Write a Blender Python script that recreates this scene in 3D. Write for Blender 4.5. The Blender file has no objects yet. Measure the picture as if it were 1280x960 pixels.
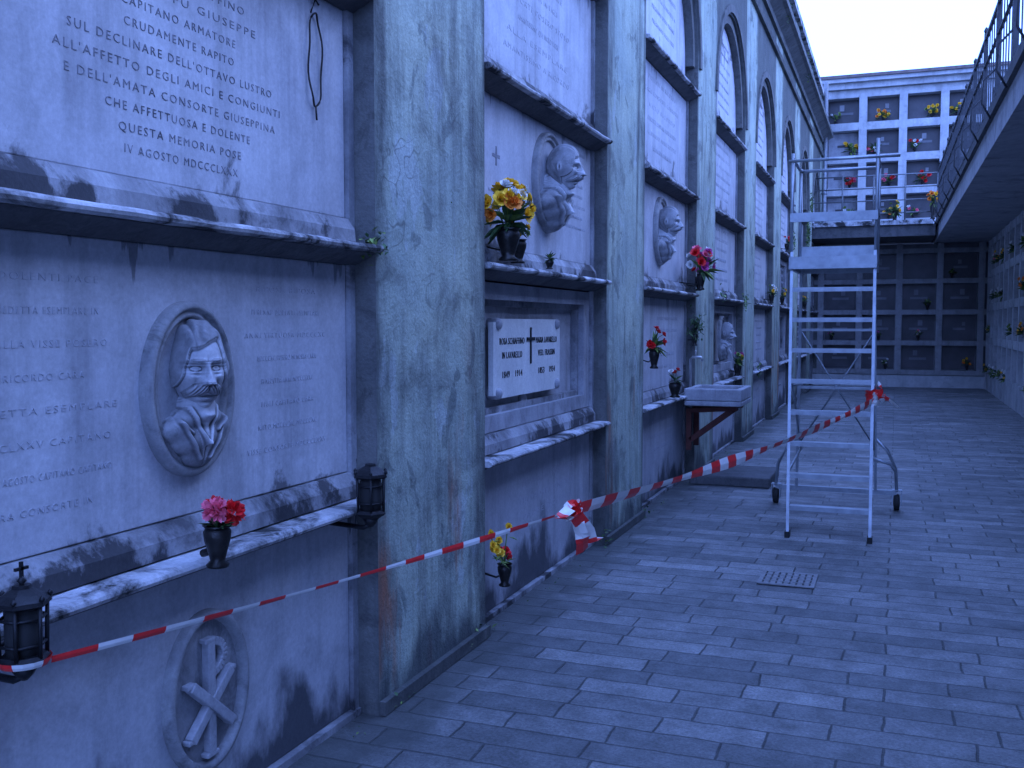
import bpy, bmesh, math, random
from mathutils import Vector, Matrix, noise
random.seed(7)
R=math.radians
scene=bpy.context.scene
# ------------------------------------------------------------------ materials
def newmat(name):
    m=bpy.data.materials.new(name); m.use_nodes=True
    nt=m.node_tree; b=nt.nodes['Principled BSDF']
    return m,nt,b
def N(nt,t,**kw):
    n=nt.nodes.new(t)
    for k,v in kw.items(): setattr(n,k,v)
    return n
def noise_n(nt,vec,scale,detail=6,rough=.6,dist=0):
    n=N(nt,'ShaderNodeTexNoise'); n.inputs['Scale'].default_value=scale
    n.inputs['Detail'].default_value=detail; n.inputs['Roughness'].default_value=rough
    n.inputs['Distortion'].default_value=dist
    nt.links.new(vec,n.inputs['Vector']); return n.outputs['Fac']
def ramp(nt,fac,a,b,c0=(0,0,0,1),c1=(1,1,1,1)):
    r=N(nt,'ShaderNodeValToRGB'); r.color_ramp.elements[0].position=a; r.color_ramp.elements[1].position=b
    r.color_ramp.elements[0].color=c0; r.color_ramp.elements[1].color=c1
    nt.links.new(fac,r.inputs[0]); return r.outputs[0]
def mix(nt,fac,a,b,mode='MIX'):
    m=N(nt,'ShaderNodeMix',data_type='RGBA',blend_type=mode)
    if isinstance(fac,(int,float)): m.inputs[0].default_value=fac
    else: nt.links.new(fac,m.inputs[0])
    for s,v in ((m.inputs[6],a),(m.inputs[7],b)):
        if isinstance(v,tuple): s.default_value=(*v[:3],1)
        else: nt.links.new(v,s)
    return m.outputs[2]
def mth(nt,op,a,b=0,clamp=False):
    m=N(nt,'ShaderNodeMath',operation=op,use_clamp=clamp)
    for i,v in ((0,a),(1,b)):
        if isinstance(v,(int,float)): m.inputs[i].default_value=v
        else: nt.links.new(v,m.inputs[i])
    return m.outputs[0]
def vscale(nt,vec,s,off=(0,0,0)):
    m=N(nt,'ShaderNodeMapping'); m.inputs['Scale'].default_value=s; m.inputs['Location'].default_value=off
    nt.links.new(vec,m.inputs[0]); return m.outputs[0]
def stone(name,c1,c2,dirt=(.06,.06,.055),scale=3,spots=.3,streak=.5,damp=0,damp_h=.3,rough=.6,bump=.25,peel=0,spot_scale=6,rust=0,edge=0,lg=0,spot_lo=.52,cavity=0):
    m,nt,b=newmat(name)
    geo=N(nt,'ShaderNodeNewGeometry'); pos=geo.outputs['Position']
    n1=noise_n(nt,pos,scale,8,.6,.4)
    col=mix(nt,ramp(nt,n1,.35,.65),c1,c2)
    zs=N(nt,'ShaderNodeSeparateXYZ'); nt.links.new(pos,zs.inputs[0])
    if peel:
        pf=ramp(nt,noise_n(nt,vscale(nt,pos,(1,1,.6)),2.6,9,.62,.3),.60,.615)
        col=mix(nt,mth(nt,'MULTIPLY',pf,peel),col,(c1[0]*1.4,c1[1]*1.35,c1[2]*1.5))
        pf=ramp(nt,noise_n(nt,vscale(nt,pos,(1,1,.8),(7,3,2)),3.4,8,.6,.6),.60,.63)
        col=mix(nt,mth(nt,'MULTIPLY',pf,peel*1.1),col,(c1[0]*.45,c1[1]*.45,c1[2]*.47))
        vo=N(nt,'ShaderNodeTexVoronoi',feature='DISTANCE_TO_EDGE'); vo.inputs['Scale'].default_value=1.3
        wv=N(nt,'ShaderNodeVectorMath',operation='ADD'); nz=N(nt,'ShaderNodeTexNoise'); nz.inputs['Scale'].default_value=3; nt.links.new(pos,nz.inputs['Vector'])
        nt.links.new(pos,wv.inputs[0]); nt.links.new(nz.outputs['Color'],wv.inputs[1]); nt.links.new(wv.outputs[0],vo.inputs['Vector'])
        ck=ramp(nt,vo.outputs['Distance'],.002,.007,(1,1,1,1),(0,0,0,1))
        col=mix(nt,mth(nt,'MULTIPLY',ck,mth(nt,'MULTIPLY',ramp(nt,noise_n(nt,pos,1.1,4),.45,.6),.55)),col,(.06,.06,.06))
    if edge:
        fr=mth(nt,'FRACT',mth(nt,'MULTIPLY',mth(nt,'ADD',zs.outputs[1],6.80-3.54),1/3.40))
        d=mth(nt,'MULTIPLY',mth(nt,'ABSOLUTE',mth(nt,'SUBTRACT',fr,.1662),0),3.40)
        d=mth(nt,'ADD',d,mth(nt,'MULTIPLY',mth(nt,'SUBTRACT',noise_n(nt,vscale(nt,pos,(6,6,1.6)),1.0,7,.65),.5),.6))
        e=ramp(nt,d,.43,.60)
        col=mix(nt,mth(nt,'MULTIPLY',e,edge),col,dirt)
    if rust:
        rf=ramp(nt,noise_n(nt,vscale(nt,pos,(3,3,.7),(4,2,1)),1.3,7,.6),.55,.66)
        low=mth(nt,'SUBTRACT',1.7,zs.outputs[2],True)
        col=mix(nt,mth(nt,'MULTIPLY',mth(nt,'MULTIPLY',rf,low),rust),col,(.36,.15,.08))
    if streak:
        s=noise_n(nt,vscale(nt,pos,(7,7,.5)),1.0,7,.65,.2)
        s=ramp(nt,s,.46,.70)
        s2=ramp(nt,noise_n(nt,pos,.9,5),.33,.62)
        col=mix(nt,mth(nt,'MULTIPLY',mth(nt,'MULTIPLY',s,s2),streak),col,dirt)
    if spots:
        sp=ramp(nt,noise_n(nt,pos,spot_scale,10,.7,.5),spot_lo,spot_lo+.12)
        col=mix(nt,mth(nt,'MULTIPLY',sp,spots),col,dirt)
    if lg:
        q=mth(nt,'FRACT',mth(nt,'MULTIPLY',mth(nt,'SUBTRACT',zs.outputs[2],.91-4*1.013),1/1.013))
        nn=mth(nt,'SUBTRACT',noise_n(nt,vscale(nt,pos,(1,1,.8)),2.6,8,.66,.2),.46)
        up=ramp(nt,mth(nt,'SUBTRACT',mth(nt,'MULTIPLY',nn,1.4),q),-.10,.07)
        dn=ramp(nt,mth(nt,'SUBTRACT',mth(nt,'MULTIPLY',mth(nt,'SUBTRACT',noise_n(nt,vscale(nt,pos,(9,9,.8),(3,1,0)),1.0,6,.6),.5),1.3),mth(nt,'SUBTRACT',1.0,q)),-.20,.02)
        col=mix(nt,mth(nt,'MULTIPLY',mth(nt,'MAXIMUM',up,mth(nt,'MULTIPLY',dn,.75)),lg),col,(dirt[0]*.7,dirt[1]*.7,dirt[2]*.7))
    if damp:
        h=noise_n(nt,vscale(nt,pos,(1,1,.55)),2.1,7,.62,.0)
        hh=mth(nt,'MULTIPLY',mth(nt,'SUBTRACT',h,.44),damp_h*7.)
        d=mth(nt,'SUBTRACT',mth(nt,'ADD',hh,.10),zs.outputs[2])
        d=ramp(nt,mth(nt,'ADD',mth(nt,'MULTIPLY',d,4),.5,True),.15,.85)
        col=mix(nt,mth(nt,'MULTIPLY',d,damp),col,(dirt[0]*.9,dirt[1]*.95,dirt[2]))
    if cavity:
        # shade painted into carved recesses, ridges lightened, so the relief reads
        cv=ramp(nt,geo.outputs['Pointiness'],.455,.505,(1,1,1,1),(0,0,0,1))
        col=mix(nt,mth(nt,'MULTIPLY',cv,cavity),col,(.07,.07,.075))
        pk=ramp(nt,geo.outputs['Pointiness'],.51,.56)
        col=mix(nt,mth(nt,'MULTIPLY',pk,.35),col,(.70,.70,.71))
    g=noise_n(nt,pos,70,4,.7)
    col=mix(nt,1.0,col,ramp(nt,g,.25,.75,(.82,.82,.82,1),(1.14,1.14,1.14,1)),'MULTIPLY')
    g2=noise_n(nt,pos,4,7,.65)
    col=mix(nt,1.0,col,ramp(nt,g2,.3,.7,(.82,.82,.82,1),(1.08,1.08,1.08,1)),'MULTIPLY')
    nt.links.new(col,b.inputs['Base Color'])
    b.inputs['Roughness'].default_value=rough
    b.inputs['Specular IOR Level'].default_value=.3
    bp=N(nt,'ShaderNodeBump'); bp.inputs['Strength'].default_value=bump; bp.inputs['Distance'].default_value=.02
    bn=mth(nt,'ADD',mth(nt,'MULTIPLY',noise_n(nt,pos,12,8,.65),1.),mth(nt,'MULTIPLY',g,.25))
    nt.links.new(bn,bp.inputs['Height']); nt.links.new(bp.outputs[0],b.inputs['Normal'])
    return m
def plain(name,c,rough=.5,metal=0,var=.25,scale=20,bump=0):
    m,nt,b=newmat(name)
    pos=N(nt,'ShaderNodeNewGeometry').outputs['Position']
    f=ramp(nt,noise_n(nt,pos,scale,5,.6),.3,.7)
    col=mix(nt,f,tuple(x*(1-var) for x in c),tuple(min(1,x*(1+var)) for x in c))
    nt.links.new(col,b.inputs['Base Color'])
    b.inputs['Roughness'].default_value=rough; b.inputs['Metallic'].default_value=metal
    if bump:
        bp=N(nt,'ShaderNodeBump'); bp.inputs['Strength'].default_value=bump; bp.inputs['Distance'].default_value=.01
        nt.links.new(noise_n(nt,pos,scale*2,5,.6),bp.inputs['Height']); nt.links.new(bp.outputs[0],b.inputs['Normal'])
    return m
STUCCO=stone('stucco',(.34,.40,.35),(.46,.51,.40),dirt=(.075,.08,.08),scale=1.6,spots=.55,streak=1.0,damp=.85,damp_h=.17,rough=.9,bump=.7,peel=.6,spot_scale=2.5,rust=.9,edge=.85)
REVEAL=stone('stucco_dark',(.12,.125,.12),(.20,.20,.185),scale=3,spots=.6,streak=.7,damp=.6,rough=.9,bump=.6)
MARBLE=stone('marble',(.49,.49,.52),(.58,.58,.60),dirt=(.14,.14,.15),scale=2.2,spots=.20,streak=.6,rough=.55,bump=.08,spot_scale=2.4,lg=.85)
MARBLE_LOW=stone('marble_damp',(.45,.45,.48),(.53,.53,.55),dirt=(.05,.05,.055),scale=2.2,spots=.2,streak=.5,damp=.9,damp_h=.20,rough=.55,bump=.12,spot_scale=2.4)
MARBLE_GR=stone('marble_grey',(.22,.22,.23),(.40,.40,.41),dirt=(.04,.04,.045),scale=4,spots=.8,streak=.7,rough=.7,bump=.25,spot_scale=2.5,lg=.9)
MARBLE_OLD=stone('marble_old',(.34,.34,.36),(.46,.46,.48),dirt=(.10,.10,.10),scale=5,spots=.4,streak=.6,rough=.6,bump=.15,spot_scale=3)
LEDGE=stone('ledge_marble',(.40,.40,.41),(.66,.66,.67),dirt=(.035,.035,.035),scale=7,spots=1.,streak=.35,rough=.85,bump=.4,spot_scale=3.2,spot_lo=.46)
DARKST=stone('moulding_stone',(.08,.08,.085),(.15,.15,.15),dirt=(.03,.03,.03),scale=6,spots=.6,streak=.4,rough=.8,bump=.3)  # dark stone of mouldings, step and slab edges
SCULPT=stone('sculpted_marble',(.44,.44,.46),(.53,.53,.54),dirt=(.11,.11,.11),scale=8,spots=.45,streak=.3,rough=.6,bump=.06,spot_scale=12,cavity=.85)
SCULPT_D=stone('sculpted_marble_dark',(.25,.25,.26),(.34,.34,.35),dirt=(.08,.08,.08),scale=10,spots=.5,streak=.3,rough=.7,bump=.08,spot_scale=14,cavity=.9)  # darker tone setting off hair, moustache and coat
RIM=stone('medallion_rim',(.25,.25,.26),(.36,.36,.36),dirt=(.06,.06,.06),scale=8,spots=.6,streak=.3,rough=.7,bump=.2)
CONC=stone('concrete',(.36,.36,.38),(.46,.46,.47),dirt=(.12,.12,.12),scale=1.2,spots=.5,streak=.3,rough=.85,bump=.3,spot_scale=2)
FRAME=stone('facade_frame',(.44,.45,.46),(.54,.55,.55),dirt=(.15,.15,.15),scale=2,spots=.3,streak=.4,rough=.7,bump=.1)
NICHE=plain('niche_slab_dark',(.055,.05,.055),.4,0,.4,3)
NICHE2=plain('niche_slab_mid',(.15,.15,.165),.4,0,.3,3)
INK=stone('inscription_lead',(.09,.09,.11),(.30,.30,.33),dirt=(.08,.08,.09),scale=9,spots=.3,streak=0,rough=.6,bump=.1,spot_scale=30)
GHOST=plain('inscription_faded',(.425,.425,.46),.6,0,.12,30)
GHOST2=plain('inscription_worn',(.26,.26,.30),.6,0,.25,30)
IRON=plain('wrought_iron',(.018,.018,.02),.5,.4,.4,30,.3)
IRON2=plain('railing_paint',(.045,.047,.052),.6,.2,.4,20,.2)
BRONZE=plain('dark_bronze',(.03,.028,.026),.35,.6,.5,30,.3)
ALU=plain('aluminium',(.34,.37,.40),.42,.6,.2,12,.05)
RUBBER=plain('rubber',(.02,.02,.02),.8)
TRED=plain('tape_red',(.85,.03,.03),.35,0,.1)
TWHITE=plain('tape_white',(.82,.80,.76),.35,0,.06)
P_PINK=plain('petal_pink',(.90,.16,.25),.6,0,.2,60); P_RED=plain('petal_red',(.75,.015,.02),.6,0,.3,60)
P_YEL=plain('petal_yellow',(.95,.55,.03),.6,0,.15,60); P_ORG=plain('petal_orange',(.90,.27,.03),.6,0,.2,60)
P_WHT=plain('petal_white',(.75,.75,.72),.6,0,.1,60); P_PUR=plain('petal_magenta',(.55,.06,.28),.6,0,.3,60)
LEAF=plain('leaf',(.05,.11,.035),.6,0,.45,40); LEAF2=plain('leaf_light',(.18,.27,.06),.6,0,.35,40)
TERRA=plain('roof_tile',(.16,.12,.11),.8,0,.3,8)
FL=[P_PINK,P_RED,P_YEL,P_ORG,P_WHT,P_PUR,LEAF,LEAF2,BRONZE,IRON]
PINK,RED,YEL,ORG,WHT,PUR,LF,LF2,BRZ,IRN=range(10)

# ------------------------------------------------------------------ mesh helper
class MB:
    def __init__(s): s.v=[]; s.f=[]; s.m=[]; s.sm=[]
    def add(s,vs,fs,mi=0,smooth=False,mis=None):
        o=len(s.v); s.v+= [tuple(v) for v in vs]
        for k,f in enumerate(fs): s.f.append(tuple(i+o for i in f)); s.m.append(mis[k] if mis else mi); s.sm.append(smooth)
    def box(s,x0,x1,y0,y1,z0,z1,mi=0):
        s.add([(x0,y0,z0),(x1,y0,z0),(x1,y1,z0),(x0,y1,z0),(x0,y0,z1),(x1,y0,z1),(x1,y1,z1),(x0,y1,z1)],
              [(0,3,2,1),(4,5,6,7),(0,1,5,4),(1,2,6,5),(2,3,7,6),(3,0,4,7)],mi)
    def beam(s,a,b,w,h,mi=0,up=(0,0,1)):
        a=Vector(a);b=Vector(b);d=(b-a).normalized();u=Vector(up)
        if abs(d.dot(u))>.98: u=Vector((0,1,0))
        r=d.cross(u).normalized(); u=r.cross(d).normalized()
        vs=[]
        for p in (a,b):
            for sx,sz in ((-1,-1),(1,-1),(1,1),(-1,1)): vs.append(p+r*sx*w/2+u*sz*h/2)
        s.add(vs,[(0,3,2,1),(4,5,6,7),(0,1,5,4),(1,2,6,5),(2,3,7,6),(3,0,4,7)],mi)
    def tube(s,pts,r,mi=0,n=8,caps=True):
        pts=[Vector(p) for p in pts]; vs=[]; k=len(pts)
        rr=r if isinstance(r,(list,tuple)) else [r]*k
        for i,p in enumerate(pts):
            d=(pts[min(i+1,k-1)]-pts[max(i-1,0)]).normalized()
            u=Vector((0,0,1)) if abs(d.z)<.9 else Vector((0,1,0))
            a=d.cross(u).normalized(); b=a.cross(d)
            for j in range(n):
                t=2*math.pi*j/n; vs.append(p+(a*math.cos(t)+b*math.sin(t))*rr[i])
        fs=[]
        for i in range(k-1):
            for j in range(n): fs.append((i*n+j,i*n+(j+1)%n,(i+1)*n+(j+1)%n,(i+1)*n+j))
        if caps: fs.append(tuple(range(n-1,-1,-1))); fs.append(tuple((k-1)*n+j for j in range(n)))
        s.add(vs,fs,mi,True)
    def lathe(s,c,prof,n=16,mi=0,smooth=True,rot=0,axis='Z'):
        vs=[];k=len(prof)
        for r,z in prof:
            for j in range(n):
                t=2*math.pi*j/n+rot
                if axis=='Z': vs.append((c[0]+r*math.cos(t),c[1]+r*math.sin(t),c[2]+z))
                elif axis=='X': vs.append((c[0]+z,c[1]+r*math.cos(t),c[2]+r*math.sin(t)))
        fs=[]
        for i in range(k-1):
            for j in range(n): fs.append((i*n+j,i*n+(j+1)%n,(i+1)*n+(j+1)%n,(i+1)*n+j))
        fs.append(tuple(range(n-1,-1,-1))); fs.append(tuple((k-1)*n+j for j in range(n)))
        s.add(vs,fs,mi,smooth)
    def extrY(s,prof,y0,y1,mi=0,jit=0):
        k=len(prof); ny=max(1,int((y1-y0)/.12)) if jit else 1
        vs=[]
        for i in range(ny+1):
            y=y0+(y1-y0)*i/ny
            for j,(x,z) in enumerate(prof):
                q=jit*noise.noise(Vector((x*9,y*5,z*9))) if jit else 0
                vs.append((x+q,y,z+q*.6))
        fs=[]
        for i in range(ny):
            for j in range(k): fs.append((i*k+j,i*k+(j+1)%k,(i+1)*k+(j+1)%k,(i+1)*k+j))
        fs.append(tuple(range(k))); fs.append(tuple(ny*k+j for j in range(k-1,-1,-1)))
        s.add(vs,fs,mi)
    def obj(s,name,mats,parent=None,bevel=0,normals=True):
        me=bpy.data.meshes.new(name); me.from_pydata(s.v,[],s.f)
        for m in (mats if isinstance(mats,list) else [mats]): me.materials.append(m)
        me.polygons.foreach_set('material_index',s.m); me.polygons.foreach_set('use_smooth',s.sm)
        me.update()
        if normals:
            bm=bmesh.new(); bm.from_mesh(me); bmesh.ops.recalc_face_normals(bm,faces=bm.faces); bm.to_mesh(me); bm.free()
        o=bpy.data.objects.new(name,me); scene.collection.objects.link(o)
        if parent: o.parent=parent
        if bevel:
            b=o.modifiers.new('bevel','BEVEL'); b.width=bevel; b.segments=2; b.limit_method='ANGLE'; b.angle_limit=R(40)
        return o
def empty(name):
    o=bpy.data.objects.new(name,None); scene.collection.objects.link(o); o.empty_display_size=.1; return o

# ------------------------------------------------------------------ text
class Inscr:
    def __init__(s): s.me=[]
    def line(s,t,x,y,z,size,wid=None,rotz=90,sp=1.3,ex=.0012):
        cu=bpy.data.curves.new('t','FONT'); cu.body=t; cu.size=size; cu.align_x='CENTER'; cu.align_y='CENTER'; cu.extrude=ex; cu.resolution_u=2
        cu.space_character=sp; cu.offset=-.0004
        o=bpy.data.objects.new('t',cu); scene.collection.objects.link(o)
        bpy.context.view_layer.update()
        sx=1
        if wid and o.dimensions.x>0: sx=wid/o.dimensions.x
        me=bpy.data.meshes.new_from_object(o)
        M=Matrix.Translation((x,y,z))@Matrix.Rotation(R(rotz),4,'Z')@Matrix.Rotation(R(90),4,'X')@Matrix.Diagonal((sx,1,1,1))
        me.transform(M); s.me.append(me)
        bpy.data.objects.remove(o); bpy.data.curves.remove(cu)
    def obj(s,name,mat,parent):
        bm=bmesh.new()
        for me in s.me: bm.from_mesh(me)
        out=bpy.data.meshes.new(name); bm.to_mesh(out); bm.free(); out.materials.clear(); out.materials.append(mat)
        for p in out.polygons: p.material_index=0
        for me in s.me: bpy.data.meshes.remove(me)
        o=bpy.data.objects.new(name,out); scene.collection.objects.link(o); o.parent=parent; return o

# ------------------------------------------------------------------ LEFT WALL
XF=-1.94      # pilaster face
XP=-2.05      # slab face
XB=-2.22
XO=-1.90      # ledge nose
PER=3.40; PW=1.13; P0=3.54
bays=[(P0+PW+PER*k, P0+PER*(k+1)) for k in range(-2,7)]
SPR=4.20; TOPZ=6.35
wall=empty('cemetery_loculi_wall')
st=MB()
def quad(mb,a,b,c,d,mi=0): mb.add([a,b,c,d],[(0,1,2,3)],mi)
NA=24
YEND=bays[-1][1]+.9
ystart=bays[0][0]-PW
edges=[]
prev=ystart
for (a,b) in bays:
    edges.append((prev,a)); prev=b
edges.append((prev,YEND))
for (a,b) in edges:
    quad(st,(XF,a,0),(XF,b,0),(XF,b,TOPZ),(XF,a,TOPZ))
rv=MB()
for (a,b) in bays:
    c=(a+b)/2; r=(b-a)/2
    pts=[(c-r*math.cos(math.pi*i/NA),SPR+r*math.sin(math.pi*i/NA)) for i in range(NA+1)]
    for i in range(NA):
        (y0,z0),(y1,z1)=pts[i],pts[i+1]
        quad(st,(XF,y0,z0),(XF,y1,z1),(XF,y1,TOPZ),(XF,y0,TOPZ))
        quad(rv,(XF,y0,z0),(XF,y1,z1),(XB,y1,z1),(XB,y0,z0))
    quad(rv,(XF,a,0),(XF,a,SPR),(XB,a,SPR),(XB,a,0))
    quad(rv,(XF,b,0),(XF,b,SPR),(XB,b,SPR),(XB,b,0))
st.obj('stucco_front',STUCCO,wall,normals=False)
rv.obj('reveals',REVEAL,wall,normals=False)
bk=MB(); bk.box(-4.2,XB,ystart,YEND,0,TOPZ); bk.obj('wall_core',REVEAL,wall)
er=MB(); er.box(XB+.002,XF-.002,YEND-.02,YEND-.002,0,TOPZ); er.box(XB+.002,XF-.002,ystart+.002,ystart+.02,0,TOPZ); er.obj('wall_end',STUCCO,wall)
am=MB()
for (a,b) in bays:
    c=(a+b)/2; r=(b-a)/2
    for (r0,r1,x0,x1) in ((r-.10,r-.004,XB,XF-.03),(r+.02,r+.11,XF-.01,XF+.025)):
        vs=[];fs=[]
        for i in range(NA+1):
            t=math.pi*i/NA
            for rr,x in ((r0,x0),(r0,x1),(r1,x1),(r1,x0)):
                vs.append((x,c-rr*math.cos(t),SPR+rr*math.sin(t)))
        for i in range(NA):
            for j in range(4): fs.append((i*4+j,i*4+(j+1)%4,(i+1)*4+(j+1)%4,(i+1)*4+j))
        fs+= [(0,1,2,3),(NA*4+3,NA*4+2,NA*4+1,NA*4)]
        am.add(vs,fs,0)
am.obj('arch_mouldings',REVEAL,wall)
LZ=[.91,1.92,2.91,3.95]
slab=MB(); low=MB(); led=MB(); mou=MB(); gr=MB(); old=MB(); lun=MB()
for bi,(a,b) in enumerate(bays):
    for r in range(4):
        z1=LZ[r]-.085; z0=(LZ[r-1] if r else 0.0)
        g=.045
        framed = (r==1 and bi in (2,4,6,7)) or (r==0 and bi in (5,)) or (r==2 and bi in (6,))
        for (ya,yb) in ((a+.002,a+g),(b-g,b-.002)):
            gr.box(XB,XP+.018,ya,yb,z0,z1)
        if r==0:
            low.box(XB,XP,a+g+.003,b-g-.003,.03,z1)
            gr.box(XB,XP+.03,a+.005,b-.005,0,.028)
        elif framed:
            old.box(XB,XP-.09,a+g+.003,b-g-.003,z0+.003,z1)
            w=.13
            y0=a+g+.004;y1=b-g-.004;zz0=z0+.10;zz1=z1-.01
            for (p0,p1,q0,q1) in ((y0,y0+w,zz0,zz1),(y1-w,y1,zz0,zz1),(y0+w,y1-w,zz1-.09,zz1),(y0+w,y1-w,zz0,zz0+.09)):
                mou.box(XP-.089,XP-.005,p0,p1,q0,q1,2)
            ins=.035
            for (p0,p1,q0,q1) in ((y0+w,y0+w+ins,zz0+.09,zz1-.09),(y1-w-ins,y1-w,zz0+.09,zz1-.09),(y0+w+ins,y1-w-ins,zz1-.09-ins,zz1-.09),(y0+w+ins,y1-w-ins,zz0+.09,zz0+.09+ins)):
                mou.box(XP-.089,XP-.045,p0,p1,q0,q1,1)
            mou.extrY([(XB,z0),(XP+.05,z0),(XP+.045,z0+.05),(XP+.015,z0+.095),(XB,z0+.095)],a+g+.003,b-g-.003,1)
        else:
            slab.box(XB,XP,a+g+.003,b-g-.003,z0+.098,z1)
            mou.extrY([(XB,z0),(XP+.05,z0),(XP+.045,z0+.05),(XP+.015,z0+.095),(XB,z0+.095)],a+g+.003,b-g-.003,1)
        zt=LZ[r]
        led.extrY([(XB,zt-.002),(XO-.02,zt-.008),(XO-.004,zt-.015),(XO,zt-.024),(XO-.004,zt-.034),(XO-.02,zt-.040),(XB,zt-.040)],a+.004,b-.004,0,.005)
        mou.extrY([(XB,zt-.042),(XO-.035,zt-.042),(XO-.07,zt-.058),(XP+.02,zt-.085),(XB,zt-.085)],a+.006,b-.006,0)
    c=(a+b)/2; rr=(b-a)/2-.12
    pts=[(c+rr,LZ[3]+.10),(c-rr,LZ[3]+.10)]+[(c-rr*math.cos(math.pi*i/NA),SPR+rr*math.sin(math.pi*i/NA)) for i in range(NA+1)]
    pts=pts[1:]+pts[:1]
    k=len(pts)
    lun.add([(XP,y,z) for y,z in pts]+[(XB,y,z) for y,z in pts],[tuple(range(k))]+[(i,(i+1)%k,k+(i+1)%k,k+i) for i in range(k)],0)
    mou.extrY([(XB,LZ[3]),(XP+.05,LZ[3]),(XP+.015,LZ[3]+.095),(XB,LZ[3]+.095)],a+.05,b-.05,1)
slab.obj('marble_slabs',MARBLE,wall,bevel=.004); low.obj('marble_slabs_bottom',MARBLE_LOW,wall,bevel=.004)
led.obj('ledges',LEDGE,wall); mou.obj('mouldings',[DARKST,MARBLE_GR,MARBLE_OLD],wall); gr.obj('jambs',MARBLE_GR,wall); old.obj('recessed_slabs',MARBLE_OLD,wall)
lun.obj('lunettes',MARBLE,wall)
co=MB()
co.extrY([(-2.3,TOPZ),(XF+.05,TOPZ),(XF+.06,TOPZ+.08),(XF+.20,TOPZ+.18),(XF+.26,TOPZ+.20),(XF+.26,TOPZ+.30),(-2.3,TOPZ+.32)],ystart,YEND)
co.extrY([(XF-.01,TOPZ-.35),(XF+.05,TOPZ-.35),(XF+.07,TOPZ-.30),(XF-.01,TOPZ-.28)],ystart,YEND)
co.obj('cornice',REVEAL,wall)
pp=MB()
pp.box(-4.2,XF-.16,ystart,YEND,TOPZ+.322,7.55)
for (a,b) in edges: pp.box(XF-.155,XF-.02,max(a,ystart+.01)+.1,b-.1,TOPZ+.323,7.55)
pp.obj('parapet',STUCCO,wall)
cp=MB(); cp.box(-4.25,XF+.05,ystart-.05,YEND+.05,7.553,7.68); cp.obj('parapet_coping',LEDGE,wall)
ks=MB()
for (a,b) in edges: ks.box(XF+.002,XF+.03,a,b,0.004,.06)
ks.obj('plinth_strip',REVEAL,wall)

# ---- inscriptions
ins=Inscr(); gh=Inscr(); gw=Inscr()
B1=bays[1]; B2=bays[2]; B3=bays[3]
xt=XP+.0008
L=[("NICOLÒ SCHIAFFINO",.62),("DI OTTO FU GIUSEPPE",.74),("CAPITANO ARMATORE",.52),("CRUDAMENTE RAPITO",.5),("SUL DECLINARE DELL'OTTAVO LUSTRO",.92),("ALL'AFFETTO DEGLI AMICI E CONGIUNTI",1.02),("E DELL'AMATA CONSORTE GIUSEPPINA",.95),("CHE AFFETTUOSA E DOLENTE",.66),("QUESTA MEMORIA POSE",.56),("IV AGOSTO MDCCCLXXX",.52)]
z=2.635
for t,w in L:
    ins.line(t,xt,2.54,z,.036,w,ex=.0008); z-=.0598
def fillrows(I,yc,z0,z1,w,size,rows,seed):
    rnd=random.Random(seed)
    words="ALLA CARA MEMORIA DI QUI RIPOSA IN PACE NATO MORTO AMANTISSIMO SPOSO PADRE ESEMPLARE CAPITANO FIGLI DOLENTI POSERO A PERENNE RICORDO GENNAIO AGOSTO MARZO BENEDETTA VIRTUOSA CONSORTE ANNI VISSE PREGHIAMO PER LUI MDCCCXC MDCCCLXXV".split()
    for i in range(rows):
        z=z1-(z1-z0)*i/max(1,rows-1)
        n=rnd.choice([2,3,3,4]); t=' '.join(rnd.choice(words) for _ in range(n))
        I.line(t,xt,yc,z,size,w*rnd.uniform(.55,1),ex=.0009)
fillrows(gh,1.95,1.12,1.72,.56,.028,8,1)
fillrows(gh,3.08,1.16,1.72,.52,.028,8,2)
fillrows(gh,5.15,2.15,2.32,.4,.035,3,3)
fillrows(gh,6.55,2.25,2.75,.45,.03,8,4)
fillrows(gh,5.8,3.15,3.75,1.2,.05,7,5)
fillrows(gh,6.0,.45,.75,1.1,.05,4,6)
for k,(a,b) in enumerate(bays[3:]):
    c=(a+b)/2
    fillrows(gw,c,4.25,5.0,1.1,.055,7,10+k)
    fillrows(gh,c,3.15,3.75,1.4,.06,6,20+k)
    if k: fillrows(gh,c,2.15,2.75,1.2,.06,6,30+k)
    fillrows(gh,c+.1,.45,.7,1.0,.05,3,40+k)
    if k%2==0: fillrows(gh,c+.3,1.2,1.65,1.0,.05,5,50+k)
for (a,b) in bays[1:3]: fillrows(gw,(a+b)/2,4.25,5.0,1.1,.055,7,int(a))
ins.line("+",xt,5.1,2.5,.22)
ins.obj('inscriptions',INK,wall); gh.obj('faded_inscriptions',GHOST,wall); gw.obj('worn_inscriptions',GHOST2,wall)

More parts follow.
